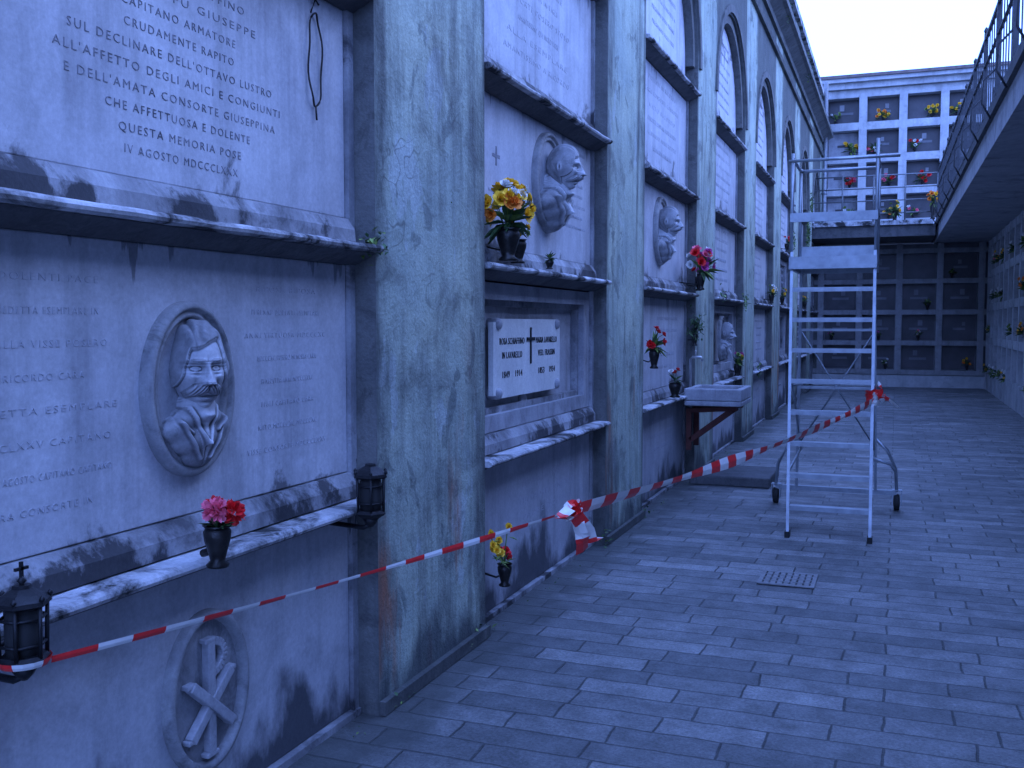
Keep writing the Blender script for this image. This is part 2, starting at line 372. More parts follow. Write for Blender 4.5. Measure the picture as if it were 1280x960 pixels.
# ---- portrait sculpture: modelled head on relief shoulders
def smax(a,b,k):
    h=max(k-abs(a-b),0)/k
    return max(a,b)+h*h*k*.25
def seg(p,a,b):
    ax,ay=a;bx,by=b; dx,dy=bx-ax,by-ay
    t=max(0,min(1,((p[0]-ax)*dx+(p[1]-ay)*dy)/(dx*dx+dy*dy)))
    return math.hypot(p[0]-ax-t*dx,p[1]-ay-t*dy)
def sst(a,b,x):
    t=max(0,min(1,(x-a)/(b-a))); return t*t*(3-2*t)
def head3d(mb,c,s,yaw,nu=230,nv=170,depth=1.0,xmin=None,fine=True):
    """head facing local +x; yaw (deg) turns it toward +Y"""
    def G(y,z,cy,cz,sy,sz,a): return a*math.exp(-.5*((y-cy)/sy)**2-.5*((z-cz)/sz)**2)
    vs=[];mk=[];ca,sa=math.cos(R(yaw)),math.sin(R(yaw))
    for j in range(nv+1):
        ph=math.pi*j/nv-math.pi/2
        for i in range(nu):
            th=2*math.pi*i/nu-math.pi
            dark=0
            dx,dy,dz=math.cos(ph)*math.cos(th),math.cos(ph)*math.sin(th),math.sin(ph)
            x=dx*(.088 if dx>0 else .098); y=dy*.073; z=dz*.118
            if z<0:
                k=(-z/.118); y*=1-.24*k**1.8
                if dx<0: x*=1-.45*k
                else: x*=1+.12*k*(1-k)
            w=sst(.05,.55,dx)
            a=abs(y)
            f=0
            f+=G(a,z,.025,.025,.016,.0055,.012)+G(y,z,0,.060,.045,.022,.004)
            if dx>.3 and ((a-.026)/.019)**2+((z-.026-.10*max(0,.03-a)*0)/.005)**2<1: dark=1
            f+=G(a,z,.029,.006,.014,.0095,-.022)
            q=((a-.029)/.0135)**2+((z-.004)/.0065)**2
            if q<1: f+=.010*math.sqrt(1-q)
            f+=G(a,z,.029,.0125,.014,.0022,.007)+G(a,z,.029,-.005,.013,.002,.004)+G(a,z,.029,-.011,.012,.003,-.004)
            t=(.022-z)/.056
            if t>0:
                tt=min(t,1); wd=.0066+.0065*tt*tt; fall=1-sst(1.0,1.14,t)
                f+=(.007+.027*tt)*math.exp(-.5*(a/wd)**2)*fall
                f+=G(a,z,.0115,-.030,.0045,.0055,.008)
            f+=G(a,z,.042,-.016,.014,.012,.007)+G(a,z,.030,-.036,.005,.014,-.007)+G(a,z,.044,-.055,.012,.018,-.007)
            f+=G(y,z,0,-.071,.018,.0028,-.008)+G(y,z,0,-.077,.013,.0045,.009)+G(y,z,0,-.086,.014,.004,-.007)+G(y,z,0,-.102,.018,.012,.013)
            zc=-.047-.30*max(0,a-.008)-.40*max(0,a-.035)
            q=((a-.025)/.038)**2+((z-zc)/(.0165-.08*max(0,a-.03)))**2
            if q<1 and dx>.2:
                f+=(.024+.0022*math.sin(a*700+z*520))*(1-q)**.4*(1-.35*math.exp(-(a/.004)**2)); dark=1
            x+=f*w
            e=math.exp(-.5*((x+.006)/.010)**2-.5*((z-.000)/.020)**2)*sst(.6,.95,abs(dy))
            e2=math.exp(-.5*((x+.004)/.004)**2-.5*((z-.002)/.010)**2)*sst(.6,.95,abs(dy))
            y+=(1 if y>0 else -1)*(.018*e-.012*e2)
            line=.066-.13*sst(.035,.075,a)+.012*math.sin(y*45)
            hz=sst(line-.004,line+.005,z) if dx>0.0 else 1
            if dx<=.25 : hz=max(hz,sst(-.035,-.02,z)*(1-sst(-.10,.25,dx))*(1-min(1,e*1.6)))
            if hz>0:
                part=y+.025
                amp=1.0 if fine else .6
                swirl=math.sin(abs(part)*230+x*60+z*40+2*noise.noise(Vector((x*18,y*18,z*18))))*.0020*amp
                r=.010*hz+swirl*hz+.009*hz*sst(.06,.115,z)*(1-.6*math.exp(-(part/.006)**2))
                x+=dx*r; y+=dy*r; z+=dz*r
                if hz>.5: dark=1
            X=x*ca-y*sa; Y=x*sa+y*ca
            xx=c[0]+X*s*depth
            if xmin is not None: xx=max(xx,xmin)
            vs.append((xx,c[1]+Y*s,c[2]+z*s)); mk.append(dark)
    fs=[];mis=[]
    for j in range(nv):
        for i in range(nu):
            fs.append((j*nu+i,j*nu+(i+1)%nu,(j+1)*nu+(i+1)%nu,(j+1)*nu+i)); mis.append(mk[j*nu+i])
    mb.add(vs,fs,0,True,mis)
def torso(y,z):
    def E(cy,cz,ry,rz,H):
        q=1-((y-cy)/ry)**2-((z-cz)/rz)**2
        return H*math.sqrt(q) if q>0 else -1
    h=-1
    for e in (E(0,.025,.064,.080,.070),E(-.070,-.036,.062,.046,.048),E(.070,-.036,.062,.046,.048),E(0,-.065,.110,.065,.062),E(0,-.11,.070,.050,.05),E(-.038,-.006,.058,.036,.052),E(.038,-.006,.058,.036,.052)):
        h=smax(h,e,.012) if h>-.5 and e>-.5 else max(h,e)
    if h<0: return h
    p=(y,z)
    for a,b in (((-.052,.030),(.0,-.080)),((.052,.030),(.0,-.080)),((-.084,-.008),(-.018,-.125)),((.084,-.008),(.018,-.125)),((-.084,-.008),(-.050,-.042)),((.084,-.008),(.050,-.042))):
        h+=.013*math.exp(-(seg(p,a,b)/.005)**2)
    h+=.014*math.exp(-.5*(y/.011)**2-.5*((z-.006)/.008)**2)+.010*math.exp(-.5*((abs(y)-.018)/.009)**2-.5*((z-.006)/.010)**2)
    h+=.008*math.exp(-(seg(p,(0,-.01),(.002,-.07))/.009)**2)
    if z<-.08: h-=.006*math.exp(-((y/.003)**2))
    return h
def relief_mesh(mb,fn,cy,cz,x0,sc,nres=90,mi=0,dep=None,shear=0,wy=1):
    ny,nz=nres,nres
    yr=.140; zlo,zhi=-.17,.10
    dep=dep or sc
    idx={}; vs=[]; hs={}
    for i in range(ny+1):
        for j in range(nz+1):
            y=-yr+2*yr*i/ny; z=zlo+(zhi-zlo)*j/nz
            hs[i,j]=(fn(y,z),y,z)
    def vid(i,j):
        if (i,j) not in idx:
            h,y,z=hs[i,j]; idx[i,j]=len(vs); h=max(h,-.012)
            vs.append((x0+h*dep,cy+y*sc*wy-shear*max(h,0)*dep,cz+z*sc))
        return idx[i,j]
    fs=[];mis=[]
    for i in range(ny):
        for j in range(nz):
            if max(hs[i,j][0],hs[i+1,j][0],hs[i+1,j+1][0],hs[i,j+1][0])>0:
                fs.append((vid(i,j),vid(i+1,j),vid(i+1,j+1),vid(i,j+1)))
                _,y,z=hs[i,j]
                # coat darker than the shirt front
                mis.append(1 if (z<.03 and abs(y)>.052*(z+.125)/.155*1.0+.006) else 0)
    mb.add(vs,fs,mi,True,mis)
def oval(mb,cy,cz,ry,rz,x0,prof,mi=0,n=64):
    vs=[]
    for d,h in prof:
        for j in range(n):
            t=2*math.pi*j/n; vs.append((x0+h,cy+(ry-d)*math.cos(t),cz+(rz-d)*math.sin(t)))
    k=len(prof); fs=[]
    for i in range(k-1):
        for j in range(n): fs.append((i*n+j,i*n+(j+1)%n,(i+1)*n+(j+1)%n,(i+1)*n+j))
    mb.add(vs,fs,mi,True); mb.add([vs[(k-1)*n+j] for j in range(n)],[tuple(range(n))],1)
def medallion(cy,cz,ry,rz,s,yaw,head,torso_z,tsc,tdep,hx=.05,tshear=0,nu=150,nv=110,depth=1,wy=1.0,ty=0,fine=False):
    p=empty('portrait_medallion')
    m=MB(); oval(m,cy,cz,ry,rz,XP-.002,[(0,0),(0,.030),(.006,.040),(.016,.044),(.024,.040),(.028,.030),(.036,.030),(.042,.036),(.05,.030),(.054,.016)])
    m.obj('oval_frame',[RIM,MARBLE_OLD],p,normals=False)
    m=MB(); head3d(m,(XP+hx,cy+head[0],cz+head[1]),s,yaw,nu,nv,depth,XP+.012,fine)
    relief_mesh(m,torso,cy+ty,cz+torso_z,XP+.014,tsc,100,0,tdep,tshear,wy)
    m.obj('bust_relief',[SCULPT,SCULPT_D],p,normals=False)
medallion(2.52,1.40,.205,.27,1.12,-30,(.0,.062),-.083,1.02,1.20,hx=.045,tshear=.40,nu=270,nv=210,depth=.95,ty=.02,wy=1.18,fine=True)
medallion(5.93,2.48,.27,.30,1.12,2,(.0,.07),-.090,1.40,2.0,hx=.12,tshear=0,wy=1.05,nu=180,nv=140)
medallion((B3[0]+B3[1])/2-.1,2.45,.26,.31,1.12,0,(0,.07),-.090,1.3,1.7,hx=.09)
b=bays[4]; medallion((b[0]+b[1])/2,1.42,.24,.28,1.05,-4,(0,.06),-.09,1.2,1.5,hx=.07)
# chi rho
cr=empty('chi_rho_medallion')
m=MB(); oval(m,2.58,.43,.20,.26,XP-.002,[(0,0),(0,.030),(.006,.038),(.02,.040),(.03,.030),(.034,.010)]); m.obj('oval_frame',[RIM,MARBLE_GR],cr,normals=False)
m=MB(); x=XP+.022; cy,cz=2.58,.43
m.beam((x,cy,cz-.20),(x,cy,cz+.16),.034,.03,up=(1,0,0))
m.beam((x+.004,cy-.10,cz-.13),(x+.004,cy+.10,cz+.045),.034,.03,up=(1,0,0)); m.beam((x+.008,cy+.10,cz-.13),(x+.008,cy-.10,cz+.045),.034,.03,up=(1,0,0))
pts=[(x-.004,cy+.012+.062*math.sin(t),cz+.105+.052*math.cos(t)) for t in [math.pi*i/12 for i in range(13)]]
for p,q in zip(pts,pts[1:]): m.beam(p,q,.028,.026,up=(1,0,0))
for sg in (-1,1):
    for e in ((cy+sg*.10,cz-.13),(cy+sg*.10,cz+.045)): m.beam((x+.002,e[0]-.02,e[1]),(x+.002,e[0]+.02,e[1]),.016,.03,up=(1,0,0))
m.beam((x,cy-.03,cz-.205),(x,cy+.03,cz-.205),.016,.03,up=(1,0,0)); m.beam((x,cy-.03,cz+.165),(x,cy+.02,cz+.165),.016,.03,up=(1,0,0))
m.obj('monogram',MARBLE_OLD,cr,bevel=.004)

# ---- plaque
pl=empty('memorial_plaque'); xw=XP-.09
m=MB()
y0,y1,z0,z1=5.13,6.30,1.18,1.63
c=.05
prof=[(y0+c,z0),(y1-c,z0),(y1-c,z0+.02),(y1,z0+.02),(y1,z1-.02),(y1-c,z1-.02),(y1-c,z1),(y0+c,z1),(y0+c,z1-.02),(y0,z1-.02),(y0,z0+.02),(y0+c,z0+.02)]
k=len(prof); m.add([(xw+.03,y,z) for y,z in prof]+[(xw+.06,y,z) for y,z in prof],[tuple(range(k,2*k))]+[(i,(i+1)%k,k+(i+1)%k,k+i) for i in range(k)])
m.obj('tablet',stone('plaque_marble',(.72,.72,.70),(.78,.78,.74),spots=.05,streak=.1,rough=.4,bump=.05),pl)
m=MB()
for yy in (y0+.07,y1-.07):
    for zz in (z0+.03,z1-.03): m.lathe((xw+.0,yy,zz),[(.035,0),(.035,.06),(.028,.075),(.012,.083)],12,0,axis='X')
m.beam((xw+.064,5.73,1.36),(xw+.064,5.73,1.58),.02,.006,1,up=(1,0,0)); m.beam((xw+.065,5.66,1.51),(xw+.065,5.80,1.51),.02,.006,1,up=(1,0,0))
m.lathe((xw-.0,5.72,1.13),[(.05,0),(.05,.02),(.04,.03)],16,0,axis='X')
m.obj('bosses_and_cross',[MARBLE_OLD,IRON],pl)
I=Inscr()
xx=xw+.062
for t,yy,zz,w in (("ROSA SCHIAFFINO",5.42,1.50,.40),("IN LAVARELLO",5.42,1.42,.32),("1849    1914",5.42,1.31,.32),("MARIA LAVARELLO",6.03,1.50,.40),("VED. FRASSIN",6.03,1.42,.32),("1853    1934",6.03,1.31,.32)):
    I.line(t,xx,yy,zz,.055,w,sp=1.1)
I.obj('lettering',IRON,pl)

m=MB()
pts=[(XP+.012+.004*math.sin(5*t),3.27+.045*math.cos(t),2.58+.17*math.sin(t)) for t in [2*math.pi*i/40 for i in range(41)]]
m.tube(pts,.004,0,6,False); m.tube([(XP+.012,3.27,2.41),(XP+.012,3.275,2.36)],.004,0,6); m.tube([(XP,3.26,2.75),(XP+.014,3.27,2.80),(XP+.01,3.30,2.79)],.004,0,6)
m.obj('wire_wreath',IRON)

# ------------------------------------------------------------------ flowers
def petal(mb,c,d,side,L,W,mi,cup=.3):
    c=Vector(c); d=Vector(d).normalized(); s=Vector(side).normalized(); n=d.cross(s)
    vs=[c,c+d*L*.45+s*W*.5+n*L*cup*.2,c+d*L*.85+s*W*.38+n*L*cup*.6,c+d*L+n*L*cup*.8,c+d*L*.85-s*W*.38+n*L*cup*.6,c+d*L*.45-s*W*.5+n*L*cup*.2]
    mb.add(vs,[(0,1,2,3),(0,3,4,5)],mi,True)
def rosette(mb,c,nrm,r,mi,rnd,layers=3):
    n=Vector(nrm).normalized(); u=n.orthogonal().normalized(); v=n.cross(u)
    for l in range(layers):
        el=.15+.38*l; k=8-l
        for j in range(k):
            t=2*math.pi*(j+.5*l)/k+rnd.uniform(-.15,.15)
            rad=u*math.cos(t)+v*math.sin(t); d=rad*math.cos(el*1.6)+n*math.sin(el*1.6); s=n.cross(rad)
            petal(mb,Vector(c)+n*.002*l,d,s,r*(1-.18*l)*rnd.uniform(.85,1.1),r*.8,mi,.35)
def leaf(mb,a,d,L,W,mi):
    a=Vector(a); d=Vector(d).normalized(); s=d.cross(Vector((0,0,1)))
    if s.length<.1: s=Vector((1,0,0))
    s.normalize(); n=s.cross(d)
    b=a+d*L*.5+n*L*.06; c=a+d*L-n*L*.1
    mb.add([a,b+s*W*.5,c,b-s*W*.5],[(0,1,2),(0,2,3)],mi,True)
def bouquet(mb,c,R0,heads,cols,rnd,hr=.03,leaves=14,out=(1,-.3,.6)):
    c=Vector(c); out=Vector(out).normalized()
    for i in range(heads):
        d=Vector((rnd.uniform(-.6,1),rnd.uniform(-1,1),rnd.uniform(-.3,1))).normalized()
        p=c+Vector((d.x*R0*.7,d.y*R0,d.z*R0*.8))
        mb.tube([c-Vector((0,0,R0*1.1)),(c+p)/2,p],.0025,LF,4,False)
        rosette(mb,p,(d+out*.5),hr*rnd.uniform(.8,1.15),rnd.choice(cols),rnd)
    for i in range(leaves):
        d=Vector((rnd.uniform(-.5,1),rnd.uniform(-1,1),rnd.uniform(-.5,1)))
        leaf(mb,c-Vector((0,0,R0*.5)),d,R0*rnd.uniform(.7,1.4),R0*.25,rnd.choice([LF,LF,LF2]))
def vase_prof(s,h): return [(.5*s,0),(.55*s,.06*h),(.35*s,.15*h),(.42*s,.3*h),(.62*s,.65*h),(.66*s,.85*h),(.55*s,.93*h),(.7*s,h),(.62*s,h*.99),(.5*s,.8*h)]
def vase_obj(c,vh,vr,R0,heads,cols,seed,hr=.03,leaves=14,arm=True,name='flower_vase'):
    rnd=random.Random(seed); p=empty(name)
    m=MB(); m.lathe(c,vase_prof(vr,vh),16,BRZ)
    if arm:
        m.tube([(c[0],c[1],c[2]+vh*.55),(c[0]-.05,c[1],c[2]+vh*.35),(XP-.01,c[1],c[2]+vh*.5)],.006,BRZ,6)
    m.obj('vase',FL,p)
    m=MB(); bouquet(m,(c[0],c[1],c[2]+vh+R0*.7),R0,heads,cols,rnd,hr,leaves); m.obj('flowers',FL,p,normals=False)
    return p
def carnation(mb,c,r,mi,rnd):
    for i in range(90):
        d=Vector((rnd.gauss(0,1),rnd.gauss(0,1),rnd.gauss(.3,1))).normalized()
        s=d.cross(Vector((rnd.gauss(0,1),rnd.gauss(0,1),rnd.gauss(0,1)))).normalized()
        petal(mb,Vector(c)+d*r*.25,d,s,r*rnd.uniform(.55,.85),r*.42,mi,rnd.uniform(-.5,.5))
rnd=random.Random(3)
p=empty('flower_vase'); m=MB(); vc=(-1.855,2.41,.885); m.lathe(vc,vase_prof(.062,.125),16,BRZ); m.tube([(-1.855,2.41,.94),(-1.91,2.41,.92)],.012,BRZ,8); m.obj('vase',FL,p)
m=MB(); carnation(m,(-1.85,2.395,1.055),.042,PINK,rnd); carnation(m,(-1.835,2.455,1.04),.042,RED,rnd); carnation(m,(-1.88,2.435,1.06),.032,RED,rnd)
for i in range(8): leaf(m,(-1.855,2.41,1.0),(rnd.uniform(-1,1),rnd.uniform(-1,1),rnd.uniform(.1,.6)),.06,.018,LF)
m.obj('carnations',FL,p,normals=False)
vase_obj((-1.91,4.92,1.93),.17,.095,.15,34,[YEL,YEL,YEL,ORG,WHT],5,.044,30)
vase_obj((-1.94,5.14,1.93),.13,.075,.07,6,[YEL,LF2],6,.03,10)
vase_obj((-1.92,5.62,1.925),.05,.04,.045,0,[LF2],61,.03,30,False,'potted_plant')
p=vase_obj((-1.93,4.92,.20),.12,.06,.05,3,[RED],8,.032,8)
m=MB(); rnd=random.Random(4)
for i in range(9):
    e=Vector((-1.92+rnd.uniform(-.03,.05),4.80+rnd.uniform(-.07,.08),.40+.14*rnd.random()))
    m.tube([(-1.93,4.92,.30),((-1.93+e.x)/2,(4.92+e.y)/2-.02,.40),e],.003,LF2,4,False); rosette(m,e,(1,-.6,.5),.026,YEL,rnd)
    leaf(m,e-Vector((0,0,.05)),(rnd.uniform(-.2,1),rnd.uniform(-1,1),rnd.uniform(-.6,.6)),.06,.02,LF2)
m.obj('yellow_stems',FL,p,normals=False)
vase_obj((-1.83,10.02,1.94),.16,.07,.17,22,[PUR,PINK,WHT,RED,PUR],9,.05,24)
vase_obj((-1.90,10.28,1.94),.14,.06,.07,5,[RED],10,.035,8)
vase_obj((-1.93,8.42,1.22),.16,.07,.12,7,[RED,PINK,RED],11,.035,30)
vase_obj((-1.91,9.2,.92),.14,.09,.08,3,[RED,WHT],12,.035,14,False)
m=MB(); rnd=random.Random(13); p=empty('potted_plant'); m.lathe((-1.92,10.2,1.38),vase_prof(.055,.12),12,BRZ); m.tube([(-1.92,10.2,1.44),(XF-.05,10.2,1.44)],.008,BRZ,6)
for i in range(130):
    q=Vector((-1.91+rnd.gauss(0,.03),10.2+rnd.gauss(0,.06),1.58+rnd.gauss(0,.06))); leaf(m,q,(rnd.uniform(-.5,1),rnd.uniform(-1,1),rnd.uniform(-1,1)),.05,.02,LF)
for i in range(12): m.tube([(-1.92,10.2,1.47),(-1.91+rnd.gauss(0,.02),10.2+rnd.gauss(0,.06),1.62+rnd.gauss(0,.04))],.003,IRN,4)
m.obj('foliage',FL,p,normals=False)
rr=random.Random(78)
for k,(a,b) in enumerate(bays[4:]):
    for j in range(2):
        yy=rr.uniform(a+.2,b-.1); lz=rr.choice([.93,1.94,2.93,1.94])
        vase_obj((-1.92,yy,lz),.15,.065,.09,rr.choice([2,4,5]),rr.choice([[PINK,LF2],[YEL,LF2],[WHT,PUR],[RED],[WHT]]),100+k*9+j,.035,24)
# ------------------------------------------------------------------ votive lanterns
def lantern(c,s=1,wallx=None):
    p=empty('votive_lantern'); m=MB(); x,y,z=c; n=6
    m.lathe((x,y,z),[(.030*s,0),(.050*s,.012*s),(.058*s,.020*s),(.052*s,.030*s)],n,0,False)
    m.lathe((x,y,z+.14*s),[(.052*s,0),(.064*s,.006*s),(.062*s,.016*s),(.045*s,.030*s),(.022*s,.042*s),(.020*s,.05*s)],n,0,False)
    for j in range(n):
        t=2*math.pi*j/n; r=.050*s
        m.tube([(x+r*math.cos(t),y+r*math.sin(t),z+.025*s),(x+r*1.06*math.cos(t),y+r*1.06*math.sin(t),z+.145*s)],.005*s,0,6)
        for dz in (.055,.115):
            a=(x+r*math.cos(t),y+r*math.sin(t),z+dz*s); t3=t+2*math.pi/n; b=(x+r*math.cos(t3),y+r*math.sin(t3),z+dz*s); m.tube([a,b],.004*s,0,5)
        m.lathe((x+.06*s*math.cos(t),y+.06*s*math.sin(t),z+.155*s),[(.002,0),(.007*s,.006*s),(.005*s,.012*s),(.001,.016*s)],6,0)
    m.lathe((x,y,z+.03*s),[(.036*s,0),(.040*s,.03*s),(.040*s,.08*s),(.034*s,.11*s)],12,1)
    m.lathe((x,y,z-.03*s),[(.008*s,0),(.02*s,.012*s),(.03*s,.03*s)],8,0)
    m.tube([(x,y,z-.02*s),(x-.03,y,z-.035*s),(XP-.01,y,z-.03)],.009*s,0,6)
    m.obj('body',[IRON,RUBBER],p)
    return p
def lantern_finial(p,c,s=1):
    m=MB(); x,y,z=c
    m.lathe((x,y,z),[(.010*s,0),(.006*s,.006*s),(.014*s,.015*s),(.006*s,.024*s),(.004*s,.03*s)],8,0)
    m.beam((x,y,z+.02*s),(x,y,z+.07*s),.007,.007); m.beam((x,y-.018,z+.05*s),(x,y+.018,z+.05*s),.007,.007)
    m.obj('cross_finial',IRON,p)
l1=lantern((-1.84,1.69,.82),1.0); lantern_finial(l1,(-1.84,1.69,.82+.187),.8)
l2=lantern((-1.86,3.34,.86),1.1)
# ------------------------------------------------------------------ wall weeds
wd=MB(); rw=random.Random(21)
def weed(c,n,L):
    for i in range(n):
        q=Vector((c[0]+rw.uniform(-.02,.02),c[1]+rw.gauss(0,L*.7),c[2]+rw.gauss(0,L*.5)))
        leaf(wd,q,(rw.uniform(-.2,1),rw.uniform(-1,1),rw.uniform(-.8,1)),min(.07,L*.6)*rw.uniform(.4,1.1),min(.03,L*.3),rw.choice([0,0,1]))
for c,n,Lh in (((-1.93,3.50,1.92),50,.06),((-1.94,4.62,.02),10,.08),((-1.93,3.6,.02),8,.06),((-1.93,6.9,.05),16,.09),((-1.93,4.25,2.18),3,.03),((-1.9,11.8,1.95),20,.10),((-1.9,13.6,1.9),40,.12),((-1.92,15.3,.9),30,.10),
             ((-1.75,17,6.68),120,.2),((-1.75,21,6.68),90,.2),((-1.9,23.5,3.6),260,.3),((-1.9,24.3,4.3),160,.25),((-1.9,20.2,3.2),50,.15),((-1.93,8.1,.02),18,.08)):
    weed(c,n,Lh)
for i in range(90):
    weed((-1.91,rw.uniform(1.2,24),.03*rw.random()),3,.03)
wd.obj('wall_weeds',[LEAF,LEAF2],normals=False)

# ------------------------------------------------------------------ water basin, slab
ba=empty('water_basin')
m=MB()
X0,X1,Y0,Y1,Z0,Z1=-1.935,-1.38,9.75,10.45,.80,.97
t=.06
m.box(X0,X1,Y0,Y1,Z0,Z0+.05)
for q in ((X0,X1,Y0,Y0+t),(X0,X1,Y1-t,Y1),(X0,X0+t,Y0+t,Y1-t),(X1-t,X1,Y0+t,Y1-t)): m.box(*q,Z0+.05,Z1)
m.obj('basin_trough',MARBLE_OLD,ba,bevel=.012)
m=MB()
for yy in (9.9,10.3):
    m.beam((X0,yy,.74),(X1-.06,yy,.775),.07,.045); m.beam((X0+.04,yy,.45),(X1-.12,yy,.75),.05,.05); m.beam((X0+.025,yy,.35),(X0+.025,yy,.73),.05,.05)
m.obj('brackets',plain('rusty_iron',(.09,.025,.018),.8),ba)
m=MB(); m.tube([(-1.92,10.0,.5),(-1.92,10.0,1.25),(-1.90,10.0,1.27),(-1.82,10.0,1.27),(-1.80,10.0,1.23)],.014,0,8); m.tube([(-1.87,10.0,1.27),(-1.87,10.0,1.33)],.008,0,6); m.tube([(-1.87,9.97,1.33),(-1.87,10.03,1.33)],.008,0,6)
m.obj('tap_pipe',plain('zinc',(.4,.4,.4),.4,.7),ba)
m=MB(); m.box(-1.90,-1.12,9.9,10.75,.0,.10); m.obj('stone_step',DARKST,bevel=.015)

# ------------------------------------------------------------------ floor
def floor_mat():
    m,nt,b=newmat('paving_stone')
    pos=N(nt,'ShaderNodeNewGeometry').outputs['Position']
    wob=N(nt,'ShaderNodeVectorMath',operation='SCALE')
    nn=N(nt,'ShaderNodeTexNoise'); nn.inputs['Scale'].default_value=6; nn.inputs['Detail'].default_value=4; nt.links.new(pos,nn.inputs['Vector'])
    nt.links.new(nn.outputs['Color'],wob.inputs[0]); wob.inputs['Scale'].default_value=.03
    ad=N(nt,'ShaderNodeVectorMath',operation='ADD'); nt.links.new(pos,ad.inputs[0]); nt.links.new(wob.outputs[0],ad.inputs[1])
    br=N(nt,'ShaderNodeTexBrick'); br.offset=.37; br.squash=1.25; br.squash_frequency=3
    br.inputs['Scale'].default_value=1; br.inputs['Brick Width'].default_value=.42; br.inputs['Row Height'].default_value=.165
    br.inputs['Mortar Size'].default_value=.006; br.inputs['Mortar Smooth'].default_value=.6; br.inputs['Bias'].default_value=-.1
    br.inputs['Color1'].default_value=(.13,.135,.135,1); br.inputs['Color2'].default_value=(.29,.29,.285,1); br.inputs['Mortar'].default_value=(.06,.062,.06,1)
    nt.links.new(ad.outputs[0],br.inputs['Vector'])
    col=br.outputs['Color']
    n1=ramp(nt,noise_n(nt,pos,.7,7,.62),.38,.66)
    col=mix(nt,mth(nt,'MULTIPLY',n1,.5),col,(.085,.09,.088))
    n3=ramp(nt,noise_n(nt,pos,7,9,.75),.35,.7,(.62,.62,.62,1),(1.36,1.36,1.36,1))
    col=mix(nt,1.,col,n3,'MULTIPLY')
    n2=noise_n(nt,pos,70,6,.85); col=mix(nt,1.,col,ramp(nt,n2,.32,.68,(.42,.42,.42,1),(1.6,1.6,1.6,1)),'MULTIPLY')
    sp=N(nt,'ShaderNodeSeparateXYZ'); nt.links.new(pos,sp.inputs[0])
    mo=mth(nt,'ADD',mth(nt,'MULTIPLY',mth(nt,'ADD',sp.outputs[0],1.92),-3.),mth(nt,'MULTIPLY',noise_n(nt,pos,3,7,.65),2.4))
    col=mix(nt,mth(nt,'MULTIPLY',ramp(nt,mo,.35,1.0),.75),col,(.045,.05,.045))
    nt.links.new(col,b.inputs['Base Color'])
    nt.links.new(ramp(nt,noise_n(nt,pos,3,5),.3,.7,(.40,.40,.40,1),(.75,.75,.75,1)),b.inputs['Roughness'])
    bp=N(nt,'ShaderNodeBump'); bp.inputs['Strength'].default_value=.7; bp.inputs['Distance'].default_value=.012
    h=mth(nt,'ADD',mth(nt,'MULTIPLY',br.outputs['Fac'],-1.),mth(nt,'ADD',mth(nt,'MULTIPLY',n2,.35),mth(nt,'MULTIPLY',noise_n(nt,pos,9,6,.7),.6)))
    nt.links.new(h,bp.inputs['Height']); nt.links.new(bp.outputs[0],b.inputs['Normal'])
    return m
g=MB(); g.add([(-300,-300,-.012),(300,-300,-.012),(300,300,-.012),(-300,300,-.012)],[(0,1,2,3)]); g.obj('ground',plain('earth',(.12,.11,.09),.9,0,.3,.5))
g=MB(); g.add([(-2.2,ystart,0),(6,ystart,0),(6,32,0),(-2.2,32,0)],[(0,1,2,3)]); g.obj('stone_paving',floor_mat())
dg=empty('drain_grate'); m=MB(); cx,cy=-.60,6.38
m.box(cx-.17,cx+.17,cy-.17,cy+.17,.002,.006,1)
for (a,b,c,d) in ((cx-.17,cx+.17,cy-.17,cy-.145),(cx-.17,cx+.17,cy+.145,cy+.17),(cx-.17,cx-.145,cy-.145,cy+.145),(cx+.145,cx+.17,cy-.145,cy+.145)): m.box(a,b,c,d,.006,.013,0)
for i in range(7):
    x=cx-.12+.04*i; m.box(x-.014,x+.014,cy-.145,cy+.145,.006,.011,0)
for i in range(3): m.box(cx-.145,cx+.145,cy-.09+.08*i,cy-.075+.08*i,.0062,.0125,0)
m.obj('cast_iron_grid',[stone('grate_stone',(.24,.24,.24),(.32,.32,.32)),IRON],dg)

# ------------------------------------------------------------------ right side terrace
te=empty('terrace_gallery')
def xe(y): return 1.10-(y)*.0115
m=MB()
ya,yb=ystart,32
for (zz0,zz1,dx,mi) in ((3.64,3.95,0,0),(3.952,4.06,-.05,1)):
    m.add([(xe(ya)+dx,ya,zz0),(7,ya,zz0),(7,yb,zz0),(xe(25.6)+dx,yb,zz0),(xe(ya)+dx,ya,zz1),(7,ya,zz1),(7,yb,zz1),(xe(25.6)+dx,yb,zz1)],
      [(0,3,2,1),(4,5,6,7),(0,1,5,4),(1,2,6,5),(2,3,7,6),(3,0,4,7)],mi)
m.obj('slab',[CONC,DARKST],te)
m=MB()
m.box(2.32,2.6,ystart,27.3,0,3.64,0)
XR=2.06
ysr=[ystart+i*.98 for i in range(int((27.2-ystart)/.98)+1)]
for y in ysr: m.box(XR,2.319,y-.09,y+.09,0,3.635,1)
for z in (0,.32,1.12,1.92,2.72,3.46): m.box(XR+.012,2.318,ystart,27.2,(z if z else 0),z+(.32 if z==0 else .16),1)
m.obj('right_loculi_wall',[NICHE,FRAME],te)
ra=empty('iron_railing'); m=MB()
y=ystart+.1
i=0
while y<25.6:
    x=xe(y)+.03
    big=(i%6==0)
    if big:
        m.beam((x,y,4.06),(x,y,5.22),.045,.045)
        m.tube([(x,y,4.45),(x-.14,y,4.30),(x-.15,y,4.05),(x-.06,y,3.88)],.012,0,6)
        m.lathe((x,y,5.22),[(.02,0),(.03,.03),(.02,.06),(.004,.08)],8,0)
    else:
        m.beam((x,y,4.08),(x,y,5.14),.014,.014)
    y+=.26; i+=1
